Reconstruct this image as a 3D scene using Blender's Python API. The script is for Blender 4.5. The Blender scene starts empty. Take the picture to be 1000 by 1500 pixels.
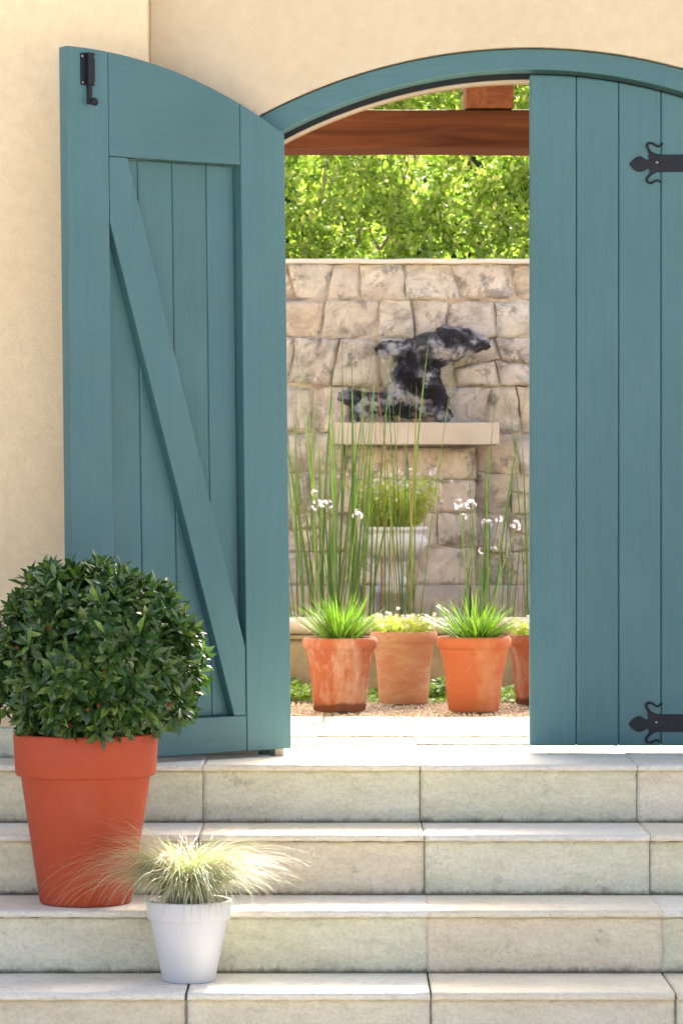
import bpy, bmesh, math, random
import numpy as np
from mathutils import Vector, Matrix, noise
from math import radians as R, sin, cos, pi, sqrt

scene = bpy.context.scene
COL = scene.collection
random.seed(7); rng = np.random.default_rng(7)

# ------------------------------------------------------------------ camera / world / sun / exposure
FP, DG, H0 = 4610.0, 9.12, 0.70          # focal length in photo pixels, distance to gate plane, eye height
cam_d = bpy.data.cameras.new('camera'); cam = bpy.data.objects.new('camera', cam_d); COL.objects.link(cam)
cam.location = (0, -DG, H0); cam.rotation_euler = (R(90), 0, 0)
cam_d.sensor_fit = 'VERTICAL'; cam_d.sensor_height = 36; cam_d.lens = 36*FP/1500
cam_d.clip_start = 0.1; cam_d.clip_end = 2000
cam_d.dof.use_dof = True; cam_d.dof.focus_distance = 8.7; cam_d.dof.aperture_fstop = 14
scene.camera = cam

SUN_EL, SUN_AZ = R(36.0), R(14.3)
w = bpy.data.worlds.new('World'); scene.world = w; w.use_nodes = True
nt = w.node_tree; bg = nt.nodes['Background']
sky = nt.nodes.new('ShaderNodeTexSky'); sky.sky_type = 'NISHITA'; sky.sun_disc = False
sky.sun_elevation = SUN_EL; sky.sun_rotation = SUN_AZ
sky.air_density = 0.35; sky.dust_density = 6.5; sky.ozone_density = 0.1
nt.links.new(sky.outputs[0], bg.inputs[0]); bg.inputs[1].default_value = 0.15
sd = bpy.data.lights.new('sun', 'SUN'); sd.energy = 3.2; sd.angle = R(0.5); sd.color = (1, .95, .86)
so = bpy.data.objects.new('sun', sd); COL.objects.link(so)
so.rotation_euler = Vector((sin(SUN_AZ)*cos(SUN_EL), cos(SUN_AZ)*cos(SUN_EL), sin(SUN_EL))).to_track_quat('Z', 'Y').to_euler()
so.location = (4, 14, 12)
scene.view_settings.view_transform = 'Standard'; scene.view_settings.look = 'None'
scene.view_settings.gamma = 1; scene.view_settings.use_curve_mapping = False
scene.view_settings.exposure = 2.6

# ------------------------------------------------------------------ helpers
def P(px, py, Y):                      # a point of the photo at depth Y
    Z = Y + DG
    return Vector(((px-500)*Z/FP, Y, H0-(py-750)*Z/FP))
def S(Y): return FP/(Y+DG)             # px per metre

def thing(name, label, cat, loc=(0, 0, 0), group=None, rot=(0, 0, 0)):
    o = bpy.data.objects.new(name, None); COL.objects.link(o); o.empty_display_size = .05
    o.location = loc; o.rotation_euler = rot; o['label'] = label; o['category'] = cat
    if group: o['group'] = group
    return o
def tag(o, label=None, cat=None, group=None, kind=None):
    for k, v in (('label', label), ('category', cat), ('group', group), ('kind', kind)):
        if v: o[k] = v
    return o
def mesh_obj(name, me, m=None, parent=None, smooth=False, world=False):
    if m and not me.materials: me.materials.append(m)
    o = bpy.data.objects.new(name, me); COL.objects.link(o)
    if parent:
        o.parent = parent
        if world: o.matrix_parent_inverse = parent_world(parent).inverted()
    if smooth:
        me.polygons.foreach_set('use_smooth', [True]*len(me.polygons))
    return o
def parent_world(p):
    m = Matrix.LocRotScale(p.location, p.rotation_euler, p.scale)
    if p.parent: m = parent_world(p.parent) @ p.matrix_parent_inverse @ m
    return m
def pyd(name, v, f, m=None, parent=None, smooth=False, world=True):
    me = bpy.data.meshes.new(name); me.from_pydata([tuple(a) for a in v], [], f); me.update()
    return mesh_obj(name, me, m, parent, smooth, world)
def npmesh(name, V, F):                # V (n,3), F (m,k) constant k
    me = bpy.data.meshes.new(name); n, (mf, k) = len(V), F.shape
    me.vertices.add(n); me.vertices.foreach_set('co', np.asarray(V, dtype=np.float32).ravel())
    me.loops.add(mf*k); me.loops.foreach_set('vertex_index', F.astype(np.int32).ravel())
    me.polygons.add(mf); me.polygons.foreach_set('loop_start', np.arange(0, mf*k, k, dtype=np.int32))
    me.update(calc_edges=True); me.validate(); return me
def from_bm(name, bm, m=None, parent=None, smooth=False, world=True):
    bmesh.ops.recalc_face_normals(bm, faces=bm.faces)
    me = bpy.data.meshes.new(name); bm.to_mesh(me); bm.free()
    return mesh_obj(name, me, m, parent, smooth, world)
def bevel(o, w_=.003, seg=2):
    b = o.modifiers.new('bevel', 'BEVEL'); b.width = w_; b.segments = seg; b.limit_method = 'ANGLE'; b.angle_limit = R(40)
    return o
def box(name, x0, x1, y0, y1, z0, z1, m, parent=None, bv=0, world=True):
    v = [(x, y, z) for x in (x0, x1) for y in (y0, y1) for z in (z0, z1)]
    f = [(0, 1, 3, 2), (4, 6, 7, 5), (0, 4, 5, 1), (2, 3, 7, 6), (0, 2, 6, 4), (1, 5, 7, 3)]
    o = pyd(name, v, f, m, parent, world=world)
    if bv: bevel(o, bv)
    return o
def prism(name, pts, y0, y1, m, parent=None, bv=0, world=True):      # outline in xz pushed along y
    bm = bmesh.new()
    a = [bm.verts.new((x, y0, z)) for x, z in pts]; b = [bm.verts.new((x, y1, z)) for x, z in pts]
    fa = bm.faces.new(a); fb = bm.faces.new(b[::-1]); n = len(pts)
    for i in range(n): bm.faces.new((a[i], b[i], b[(i+1) % n], a[(i+1) % n]))
    o = from_bm(name, bm, m, parent, world=world)
    if bv: bevel(o, bv)
    return o
def lathe(name, prof, m, parent=None, seg=64, wob=0, world=False):
    v = []; f = []; n = len(prof)
    for i in range(seg):
        a = 2*pi*i/seg
        for r, z in prof:
            k = 1 + wob*noise.noise(Vector((cos(a)*1.5, sin(a)*1.5, z*6)))
            v.append((r*k*cos(a), r*k*sin(a), z))
    for i in range(seg):
        j = (i+1) % seg
        for q in range(n-1): f.append((i*n+q, j*n+q, j*n+q+1, i*n+q+1))
    o = pyd(name, v, f, m, parent, True, world); return o
def tube(name, pts, r, m, parent=None, seg=8, r1=None, world=True):
    pts = [Vector(p) for p in pts]; v = []; f = []; n = len(pts); r1 = r if r1 is None else r1
    for i, p in enumerate(pts):
        t = (pts[min(i+1, n-1)]-pts[max(i-1, 0)]).normalized()
        s = t.orthogonal().normalized() if i == 0 else (s - t*s.dot(t)).normalized()
        b = t.cross(s); rr = r+(r1-r)*i/(n-1)
        for k in range(seg):
            a = 2*pi*k/seg; v.append(p + (s*cos(a)+b*sin(a))*rr)
    for i in range(n-1):
        for k in range(seg):
            l = (k+1) % seg; f.append((i*seg+k, i*seg+l, (i+1)*seg+l, (i+1)*seg+k))
    f.append(tuple(range(seg))[::-1]); f.append(tuple((n-1)*seg+k for k in range(seg)))
    return pyd(name, v, f, m, parent, True, world)
def gridbox(name, x0, x1, y0, y1, z0, z1, n, fn, m, parent=None, smooth=True):
    nx, ny, nz = n; idx = {}; v = []; f = []
    def vid(i, j, k):
        if (i, j, k) not in idx:
            p = Vector((x0+(x1-x0)*i/nx, y0+(y1-y0)*j/ny, z0+(z1-z0)*k/nz))
            idx[(i, j, k)] = len(v); v.append(fn(p))
        return idx[(i, j, k)]
    for i in range(nx):
        for j in range(ny):
            f.append((vid(i, j, 0), vid(i, j+1, 0), vid(i+1, j+1, 0), vid(i+1, j, 0)))
            f.append((vid(i, j, nz), vid(i+1, j, nz), vid(i+1, j+1, nz), vid(i, j+1, nz)))
    for i in range(nx):
        for k in range(nz):
            f.append((vid(i, 0, k), vid(i+1, 0, k), vid(i+1, 0, k+1), vid(i, 0, k+1)))
            f.append((vid(i, ny, k), vid(i, ny, k+1), vid(i+1, ny, k+1), vid(i+1, ny, k)))
    for j in range(ny):
        for k in range(nz):
            f.append((vid(0, j, k), vid(0, j, k+1), vid(0, j+1, k+1), vid(0, j+1, k)))
            f.append((vid(nx, j, k), vid(nx, j+1, k), vid(nx, j+1, k+1), vid(nx, j, k+1)))
    return pyd(name, v, f, m, parent, smooth)

# ------------------------------------------------------------------ materials
class NT:
    def __init__(s, name):
        s.m = bpy.data.materials.new(name); s.m.use_nodes = True; s.t = s.m.node_tree
        s.b = s.t.nodes['Principled BSDF']; s.out = s.t.nodes['Material Output']
        tc = s.n('ShaderNodeTexCoord'); oi = s.n('ShaderNodeObjectInfo'); s.oi = oi
        a = s.n('ShaderNodeVectorMath'); a.operation = 'SCALE'; a.inputs[0].default_value = (17, 31, 23)
        s.l(oi.outputs['Random'], a.inputs['Scale'])
        b = s.n('ShaderNodeVectorMath'); b.operation = 'ADD'; s.l(tc.outputs['Object'], b.inputs[0]); s.l(a.outputs[0], b.inputs[1])
        s.co = b.outputs[0]
    def n(s, t): return s.t.nodes.new(t)
    def l(s, a, b): s.t.links.new(a, b)
    def noise(s, scale, detail=5, rough=.6, stretch=None, dist=0):
        x = s.n('ShaderNodeTexNoise'); x.inputs['Scale'].default_value = scale
        x.inputs['Detail'].default_value = detail; x.inputs['Roughness'].default_value = rough
        x.inputs['Distortion'].default_value = dist
        src = s.co
        if stretch:
            mp = s.n('ShaderNodeMapping'); mp.inputs['Scale'].default_value = stretch; s.l(src, mp.inputs[0]); src = mp.outputs[0]
        s.l(src, x.inputs['Vector']); return x.outputs['Fac']
    def voro(s, scale, feature='F1', stretch=None):
        x = s.n('ShaderNodeTexVoronoi'); x.inputs['Scale'].default_value = scale; x.feature = feature
        s.l(s.co, x.inputs['Vector']); return x.outputs['Distance']
    def ramp(s, fac, stops):
        r = s.n('ShaderNodeValToRGB'); e = r.color_ramp.elements
        while len(e) < len(stops): e.new(.5)
        for i, (p, c) in enumerate(stops):
            e[i].position = p; e[i].color = (*c, 1) if len(c) == 3 else c
        s.l(fac, r.inputs[0]); return r.outputs[0]
    def mix(s, fac, a, b, mode='MIX'):
        x = s.n('ShaderNodeMix'); x.data_type = 'RGBA'; x.blend_type = mode
        if isinstance(fac, (int, float)): x.inputs[0].default_value = fac
        else: s.l(fac, x.inputs[0])
        for q, i in ((a, 6), (b, 7)):
            if isinstance(q, tuple): x.inputs[i].default_value = (*q, 1)
            else: s.l(q, x.inputs[i])
        return x.outputs[2]
    def col(s, c):
        if isinstance(c, tuple): s.b.inputs['Base Color'].default_value = (*c, 1)
        else: s.l(c, s.b.inputs['Base Color'])
    def rough(s, v, spec=.5):
        if isinstance(v, (int, float)): s.b.inputs['Roughness'].default_value = v
        else: s.l(v, s.b.inputs['Roughness'])
        s.b.inputs['Specular IOR Level'].default_value = spec
    def bump(s, h, strength=.5, dist=.005, prev=None):
        x = s.n('ShaderNodeBump'); x.inputs['Strength'].default_value = strength; x.inputs['Distance'].default_value = dist
        s.l(h, x.inputs['Height'])
        if prev: s.l(prev, x.inputs['Normal'])
        s.l(x.outputs[0], s.b.inputs['Normal']); return x.outputs[0]
def g(v): return (v, v, v)

def m_stucco(name, c, c2, scale, strength, dist):
    n = NT(name)
    big = n.ramp(n.noise(1.6, 6, .65), [(.3, c), (.72, c2)])
    sm = n.ramp(n.noise(28, 5, .7), [(.3, (.90, .885, .86)), (.7, (1, 1, 1))])
    n.col(n.mix(1, big, sm, 'MULTIPLY')); n.rough(.92, .2)
    b = n.bump(n.noise(scale, 6, .62), strength, dist); n.bump(n.noise(scale*.12, 3, .5), .3, dist*3, b)
    return n.m
M_wall = m_stucco('cream_render', (.545, .462, .315), (.575, .495, .345), 90, .35, .003)
M_side = m_stucco('coarse_render', (.74, .605, .385), (.78, .65, .43), 110, .7, .005)
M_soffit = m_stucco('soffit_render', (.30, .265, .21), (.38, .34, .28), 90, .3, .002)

def m_paint(name, c, c2, vert=True):
    n = NT(name); st = (30, 30, 1.2) if vert else (1.2, 30, 30)
    base = n.ramp(n.noise(2.2, 5, .6), [(.3, c), (.7, c2)])
    streak = n.ramp(n.noise(3.0, 6, .7, st), [(.3, g(.90)), (.5, g(1)), (.72, g(1.03))])
    base = n.mix(1, base, streak, 'MULTIPLY')
    tint = n.n('ShaderNodeMapRange'); tint.inputs[3].default_value = .93; tint.inputs[4].default_value = 1.05
    n.l(n.oi.outputs['Random'], tint.inputs[0]); cb = n.n('ShaderNodeCombineColor')
    for i in range(3): n.l(tint.outputs[0], cb.inputs[i])
    n.col(n.mix(1, base, cb.outputs[0], 'MULTIPLY'))
    n.rough(n.ramp(n.noise(6, 4), [(.3, g(.42)), (.7, g(.58))]), .4)
    b = n.bump(n.noise(3.2, 5, .7, st), .35, .0012); n.bump(n.noise(60, 3), .12, .0006, b)
    return n.m
M_teal = m_paint('teal_paint', (.044, .122, .131), (.052, .138, .149))
M_tealh = m_paint('teal_paint_crosswise', (.044, .122, .131), (.052, .138, .149), False)
n = NT('black_iron'); n.col(n.ramp(n.noise(25), [(.3, (.006, .009, .012)), (.7, (.012, .016, .021))])); n.rough(.5, .22); n.bump(n.noise(70), .3, .001); M_iron = n.m
n = NT('brass_screw'); n.col((.5, .38, .24)); n.rough(.35); n.b.inputs['Metallic'].default_value = .8; M_brass = n.m

def m_stone(name, a, b, c, bumpy=1, base_stain=True):
    n = NT(name)
    base = n.ramp(n.noise(5, 9, .72, (1, 1, 2.6), .3), [(.28, a), (.5, b), (.72, c)])
    sp = n.ramp(n.noise(110, 4, .7), [(.34, g(.90)), (.56, g(1.04))])
    base = n.mix(1, base, sp, 'MULTIPLY')
    cl = n.ramp(n.noise(38, 6, .75, (1, 1, 2.2), .4), [(.34, g(.90)), (.5, g(1)), (.66, g(1.05))])
    base = n.mix(1, base, cl, 'MULTIPLY')
    st = n.ramp(n.noise(11, 6, .75), [(.60, g(0)), (.74, g(1))])
    base = n.mix(st, base, n.mix(.5, base, (.20, .15, .08)), 'MIX')
    rust = n.ramp(n.noise(6, 8, .8, (1, 1, 3)), [(.66, g(0)), (.8, g(.6))])
    base = n.mix(rust, base, (.42, .25, .12))
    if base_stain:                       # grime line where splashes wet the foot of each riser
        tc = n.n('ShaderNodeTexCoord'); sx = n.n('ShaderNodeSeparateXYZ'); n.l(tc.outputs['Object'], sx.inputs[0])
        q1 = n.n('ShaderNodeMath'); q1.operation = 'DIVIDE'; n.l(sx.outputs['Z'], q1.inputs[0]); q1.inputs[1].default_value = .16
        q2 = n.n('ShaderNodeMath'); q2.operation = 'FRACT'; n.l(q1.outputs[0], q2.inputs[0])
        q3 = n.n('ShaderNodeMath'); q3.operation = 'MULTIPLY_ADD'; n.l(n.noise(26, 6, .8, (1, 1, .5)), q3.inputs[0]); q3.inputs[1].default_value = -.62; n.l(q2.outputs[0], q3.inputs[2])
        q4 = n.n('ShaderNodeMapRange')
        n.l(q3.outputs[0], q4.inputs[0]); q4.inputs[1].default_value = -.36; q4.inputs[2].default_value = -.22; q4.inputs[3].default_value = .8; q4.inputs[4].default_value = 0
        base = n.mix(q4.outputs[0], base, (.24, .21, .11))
    n.col(base); n.rough(.88, .25)
    b1 = n.bump(n.noise(20, 9, .72, (1, 1, 1.5), .5), .8*bumpy, .014)
    n.bump(n.noise(120, 4, .6), .35*bumpy, .002, b1)
    return n.m
M_st = [m_stone('stone_green_grey', (.60, .57, .39), (.71, .68, .48), (.79, .76, .56)),
        m_stone('stone_tan', (.66, .56, .38), (.75, .66, .47), (.81, .73, .55)),
        m_stone('stone_cream', (.68, .60, .43), (.77, .70, .52), (.82, .76, .60)),
        m_stone('stone_blue_grey', (.62, .60, .43), (.73, .71, .52), (.81, .78, .60))]
M_tr = [m_stone('tread_grey', (.66, .62, .50), (.74, .70, .57), (.80, .76, .64), bumpy=.35, base_stain=False),
        m_stone('tread_cream', (.66, .59, .42), (.74, .67, .49), (.78, .72, .56), bumpy=.35, base_stain=False)]
M_pave = [m_stone('paving_pale', (.56, .52, .43), (.62, .58, .50), (.66, .62, .55), bumpy=.5),
          m_stone('paving_warm', (.55, .49, .39), (.60, .55, .46), (.66, .60, .52), bumpy=.5)]
def plain(name, a, b, sc=20, rough=.9, bs=.4, bd=.004, spec=.25):
    n = NT(name); n.col(n.ramp(n.noise(sc, 6), [(.3, a), (.7, b)])); n.rough(rough, spec); n.bump(n.noise(sc*3, 5), bs, bd); return n.m
M_mortar = plain('step_mortar', (.24, .21, .16), (.46, .41, .32), 40)
M_ground = plain('ground_paving', (.46, .42, .34), (.55, .50, .41), 3)
M_soil = plain('dark_soil', (.03, .02, .014), (.07, .05, .035), 60, .95, .9, .01)
M_sand = plain('sandy_bed', (.46, .36, .24), (.54, .45, .33), 40)
M_kerb = plain('kerb_stone', (.34, .30, .23), (.50, .45, .37), 9, .85, .6, .006)
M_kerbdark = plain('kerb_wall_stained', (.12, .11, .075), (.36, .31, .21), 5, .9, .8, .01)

def m_rock():
    n = NT('rough_sandstone')
    base = n.ramp(n.noise(5.5, 8, .68, None, 1.2), [(.28, (.32, .30, .27)), (.38, (.56, .54, .485)), (.47, (.76, .74, .67)), (.60, (.85, .84, .78))])
    tint = n.ramp(n.oi.outputs['Random'], [(0, (.86, .84, .82)), (.2, (1, .96, .90)), (.4, (1, 1, .97)), (.55, (1.0, .90, .78)), (.7, (.86, .87, .88)), (.85, (1, .92, .88)), (1, (1, 1, .95))])
    base = n.mix(1, base, tint, 'MULTIPLY')
    rust = n.ramp(n.noise(4, 6, .7, None, 1), [(.60, g(0)), (.72, g(.6))])
    base = n.mix(rust, base, (.46, .30, .18))
    dark = n.ramp(n.noise(7, 9, .8, None, .4), [(.53, g(0)), (.60, g(.72))])
    base = n.mix(dark, base, (.21, .20, .185))
    n.col(base); n.rough(.88, .3)
    b = n.bump(n.noise(7, 10, .74, None, .8), 1.0, .06); n.bump(n.voro(11), .5, .03, b)
    return n.m
M_rock = m_rock()
M_rear = plain('bounce_damper_brown', (.20, .14, .09), (.27, .19, .12), 9)  # unseen back of the gate wall, kept dark to cut bounced light
M_joint = plain('wall_mortar', (.16, .13, .10), (.58, .52, .42), 9)
M_cop = plain('pale_coping', (.62, .58, .50), (.74, .70, .62), 10, .8, .3)
M_shelf = plain('cast_stone_shelf', (.44, .41, .34), (.56, .52, .44), 7, .85, .3, .004)

def m_wood():
    n = NT('oiled_timber')
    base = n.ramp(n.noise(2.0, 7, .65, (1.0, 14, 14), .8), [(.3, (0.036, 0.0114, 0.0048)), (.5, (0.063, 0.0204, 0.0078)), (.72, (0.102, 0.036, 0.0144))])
    kn = n.ramp(n.voro(3.2), [(.02, g(1)), (.06, g(0))])
    base = n.mix(kn, base, (.05, .015, .006)); n.col(base); n.rough(.75, .12)
    n.bump(n.noise(3, 6, .7, (1, 18, 18)), .4, .003); return n.m
M_wood = m_wood()
def m_woody():
    n = NT('oiled_timber_lengthwise')
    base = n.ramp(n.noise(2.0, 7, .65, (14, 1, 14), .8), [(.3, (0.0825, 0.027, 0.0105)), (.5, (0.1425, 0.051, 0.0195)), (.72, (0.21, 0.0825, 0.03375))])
    n.col(base); n.rough(.75, .12); n.bump(n.noise(3, 6, .7, (18, 1, 18)), .4, .003); return n.m
M_woody = m_woody()

def m_pot(name, a, b, bloom, amt, streak, foot=False):
    n = NT(name)
    base = n.ramp(n.noise(6, 6, .65), [(.3, a), (.7, b)])
    f = n.ramp(n.noise(4.5, 8, .72, streak, .12), [(.62-amt, g(0)), (.82-amt, g(.8))])
    base = n.mix(f, base, bloom)
    sp = n.ramp(n.noise(14, 7, .75, (1, 1, 2.5)), [(.56, g(0)), (.72, g(.55))])
    base = n.mix(sp, base, (.25, .075, .03))
    if foot:                             # colour turns darker towards the foot
        tc = n.n('ShaderNodeTexCoord'); sx = n.n('ShaderNodeSeparateXYZ'); n.l(tc.outputs['Object'], sx.inputs[0])
        q3 = n.n('ShaderNodeMath'); q3.operation = 'MULTIPLY_ADD'; n.l(n.noise(9, 5, .7), q3.inputs[0]); q3.inputs[1].default_value = -.055; n.l(sx.outputs['Z'], q3.inputs[2])
        q4 = n.n('ShaderNodeMapRange'); n.l(q3.outputs[0], q4.inputs[0]); q4.inputs[1].default_value = -.006; q4.inputs[2].default_value = .006; q4.inputs[3].default_value = .85; q4.inputs[4].default_value = 0
        base = n.mix(q4.outputs[0], base, (.10, .030, .014))
    n.col(base); n.rough(.85, .25)
    n.bump(n.noise(45, 5), .35, .003); return n.m
M_pot1 = m_pot('terracotta_bloomed', (0.264, 0.0784, 0.036), (0.32, 0.108, 0.052), (0.416, 0.296, 0.224), .17, (2.6, 2.6, 1.0), True)
M_pot2 = m_pot('terracotta_limed', (0.368, 0.1702, 0.0874), (0.4232, 0.2208, 0.1196), (0.4968, 0.368, 0.2392), .14, (1, 1, 2.2))
M_pot3 = m_pot('terracotta_orange', (0.3276, 0.0897, 0.0351), (0.3666, 0.1131, 0.0468), (0.4056, 0.2106, 0.117), .17, (1.6, 1.6, .9))
n = NT('rust_painted_clay'); n.col(n.mix(n.ramp(n.noise(5, 8, .8, (1, 1, .6)), [(.52, g(0)), (.75, g(.22))]), n.ramp(n.noise(9, 8, .75), [(.3, (.36, .058, .021)), (.7, (.41, .070, .027))]), (.50, .20, .12))); n.rough(n.ramp(n.noise(14, 5), [(.3, g(.55)), (.7, g(.75))]), .3); n.bump(n.noise(70, 6, .7), .25, .002); M_rust = n.m
n = NT('white_painted_clay'); n.col(n.ramp(n.noise(5, 6, .6), [(.3, (0.5544, 0.5628, 0.5712)), (.7, (0.6048, 0.609, 0.6132))])); n.rough(.5, .4); n.bump(n.noise(50, 4), .12, .0015); M_white = n.m
M_urn = plain('grey_urn_stone', (.66, .68, .68), (.76, .77, .77), 14, .8, .4)
n = NT('bronze'); n.col(n.ramp(n.noise(9, 6), [(.45, (.015, .017, .022)), (.52, (.09, .10, .12)), (.60, (.52, .54, .58))])); n.rough(.24, .8); n.b.inputs['Metallic'].default_value = .5; n.bump(n.noise(26, 7, .75), 1.0, .035); M_bronze = n.m  # pale blotches in the colour stand in for bright highlights
n = NT('pond_water'); n.col((.02, .03, .02)); n.rough(.06, .6); n.bump(n.noise(8), .08, .01); M_water = n.m
M_twig = plain('woody_twig', (.07, .04, .025), (.16, .10, .06), 40)
M_twigp = plain('pale_twig', (.20, .14, .09), (.34, .26, .18), 30)

def m_leaf(name, cols, trans=.35, rough=.4, tcol=(1.4, 1.5, .6), spec=.5, gradient=None):
    n = NT(name); ge = n.n('ShaderNodeNewGeometry')
    ad = n.n('ShaderNodeMath'); ad.operation = 'ADD'; n.l(ge.outputs['Random Per Island'], ad.inputs[0]); n.l(n.oi.outputs['Random'], ad.inputs[1])
    fr = n.n('ShaderNodeMath'); fr.operation = 'FRACT'; n.l(ad.outputs[0], fr.inputs[0])
    k = len(cols); c = n.ramp(fr.outputs[0], [(i/(k-1), q) for i, q in enumerate(cols)])
    c = n.mix(1, c, n.ramp(n.noise(30, 3), [(.3, g(.85)), (.7, g(1.1))]), 'MULTIPLY')
    n.col(c); n.rough(rough, spec)
    tr = n.n('ShaderNodeBsdfTranslucent'); n.l(n.mix(1, c, tcol, 'MULTIPLY'), tr.inputs[0])
    ms = n.n('ShaderNodeMixShader'); ms.inputs[0].default_value = trans
    n.l(n.b.outputs[0], ms.inputs[1]); n.l(tr.outputs[0], ms.inputs[2]); n.l(ms.outputs[0], n.out.inputs[0])
    return n.m
M_shrub = m_leaf('shrub_leaf', [(.025, .062, .014), (.042, .10, .022), (.07, .145, .03), (.035, .08, .025), (.17, .26, .05)],   .18, .24, (1.3, 1.6, .5), .5)
M_hedge = m_leaf('hedge_leaf', [(.12, .20, .03), (.20, .31, .05), (.32, .42, .09), (.44, .48, .16), (.17, .27, .05)], .45, .6, (1.35, 1.5, .8), .3)
M_backdrop = m_leaf('backdrop_leaf', [(.03, .06, .015), (.05, .09, .02), (.07, .12, .03)], .25, .5)  # leaves of the added dark backdrop
M_gblade = m_leaf('green_blade', [(.07, .155, .02), (.11, .22, .03), (.19, .30, .06), (.08, .17, .02), (.13, .25, .035)], .35, .35)
M_reed = m_leaf('reed_blade', [(.08, .17, .045), (.12, .23, .06), (.17, .27, .06), (.09, .19, .07), (.22, .28, .08)], .35, .4)
M_reedo = m_leaf('dry_reed_blade', [(.28, .15, .065), (.33, .20, .10), (.26, .17, .06)], .35, .5, (1.3, 1.1, .8))
M_carex = m_leaf('pale_sedge', [(.50, .48, .30), (.54, .55, .37), (.40, .48, .25), (.62, .61, .50), (.56, .47, .33)], .35, .5, (1.1, 1.1, .8))
M_carexg = m_leaf('green_sedge', [(.24, .36, .11), (.31, .43, .15), (.38, .47, .21)], .4, .5)
M_carexo = m_leaf('tawny_sedge', [(.56, .34, .19), (.60, .42, .25), (.50, .30, .15)], .35, .5, (1.1, 1.0, .8))
M_cover = m_leaf('cover_leaf', [(.14, .25, .04), (.22, .35, .06), (.30, .42, .10)], .35, .45)
M_yel = m_leaf('airy_leaf', [(.38, .44, .10), (.46, .50, .16), (.32, .40, .09)], .45, .5)
M_petal = m_leaf('lilac_petal', [(.50, .42, .54), (.56, .48, .56), (.54, .50, .58)], .3, .6, (1, 1, 1))
M_petalw = m_leaf('white_petal', [(.75, .73, .68), (.78, .66, .64), (.78, .78, .74)], .3, .6, (1, 1, 1))
M_bud = m_leaf('red_bud', [(.35, .05, .03), (.40, .12, .05)], .2, .5)
M_gravel = m_leaf('pea_gravel', [(.42, .33, .22), (.54, .44, .32), (.60, .52, .41), (.48, .36, .24), (.62, .58, .50)], 0, .85)

# ------------------------------------------------------------------ foliage geometry
def norm(a): return a/np.maximum(np.linalg.norm(a, axis=-1, keepdims=True), 1e-9)
LEAF = np.array([[0, 0, 0], [-.34, .28, .05], [0, .28, -.02], [.34, .28, .05], [-.50, .66, .045], [0, .68, -.02], [.50, .66, .045], [0, 1, -.10]])
LEAF_F = np.array([[0, 2, 1], [0, 3, 2], [1, 2, 5], [1, 5, 4], [2, 3, 6], [2, 6, 5], [4, 5, 7], [5, 6, 7]])
def leaves(name, pos, d, up, L, W, m, parent=None, world=True):
    d = norm(d); s = norm(np.cross(d, up)); u = np.cross(s, d); N = len(pos)
    V = pos[:, None, :] + LEAF[None, :, 0:1]*(W[:, None, None])*s[:, None, :] + LEAF[None, :, 1:2]*(L[:, None, None])*d[:, None, :] + LEAF[None, :, 2:3]*(L[:, None, None])*u[:, None, :]
    F = (LEAF_F[None]+(np.arange(N)*8)[:, None, None]).reshape(-1, 3)
    me = npmesh(name, V.reshape(-1, 3), F)
    return mesh_obj(name, me, m, parent, True, world)
def blade_geo(base, az, tilt, L, droop, W, seg=8):        # arrays -> V, F (one folded ribbon each)
    N = len(base); t = np.linspace(0, 1, seg+1)
    hd = np.stack([np.cos(az), np.sin(az), 0*az], 1); sd_ = np.stack([-np.sin(az), np.cos(az), 0*az], 1)
    ang = tilt[:, None] + droop[:, None]*t[None]**1.3       # angle from vertical
    dl = (L/seg)[:, None]
    h = np.concatenate([np.zeros((N, 1)), np.cumsum(np.sin(ang[:, :-1])*dl, 1)], 1)
    z = np.concatenate([np.zeros((N, 1)), np.cumsum(np.cos(ang[:, :-1])*dl, 1)], 1)
    c = base[:, None, :] + h[..., None]*hd[:, None, :]; c[..., 2] += z
    wv = W[:, None]*np.minimum(1, (1-t[None])*2.2+.03)*.5
    nrm = np.stack([-np.cos(ang), 0*ang, np.sin(ang)], -1)
    nv = nrm[..., 0:1]*hd[:, None, :]; nv[..., 2] += nrm[..., 2]
    Lf = c - sd_[:, None, :]*wv[..., None]; Rt = c + sd_[:, None, :]*wv[..., None]; Ce = c - nv*wv[..., None]*.35
    V = np.stack([Lf, Ce, Rt], 2).reshape(N, -1, 3); nv_ = V.shape[1]; F = []
    for i in range(seg):
        a = i*3; F += [[a, a+1, a+4, a+3], [a+1, a+2, a+5, a+4]]
    F = (np.array(F)[None]+(np.arange(N)*nv_)[:, None, None]).reshape(-1, 4)
    return V.reshape(-1, 3), F
def U(a, b, n_): return rng.uniform(a, b, n_)
def blades(name, base, az, tilt, L, droop, W, m, parent=None, seg=8, world=True):
    V, F = blade_geo(base, az, tilt, L, droop, W, seg)
    return mesh_obj(name, npmesh(name, V, F), m, parent, True, world)

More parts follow.
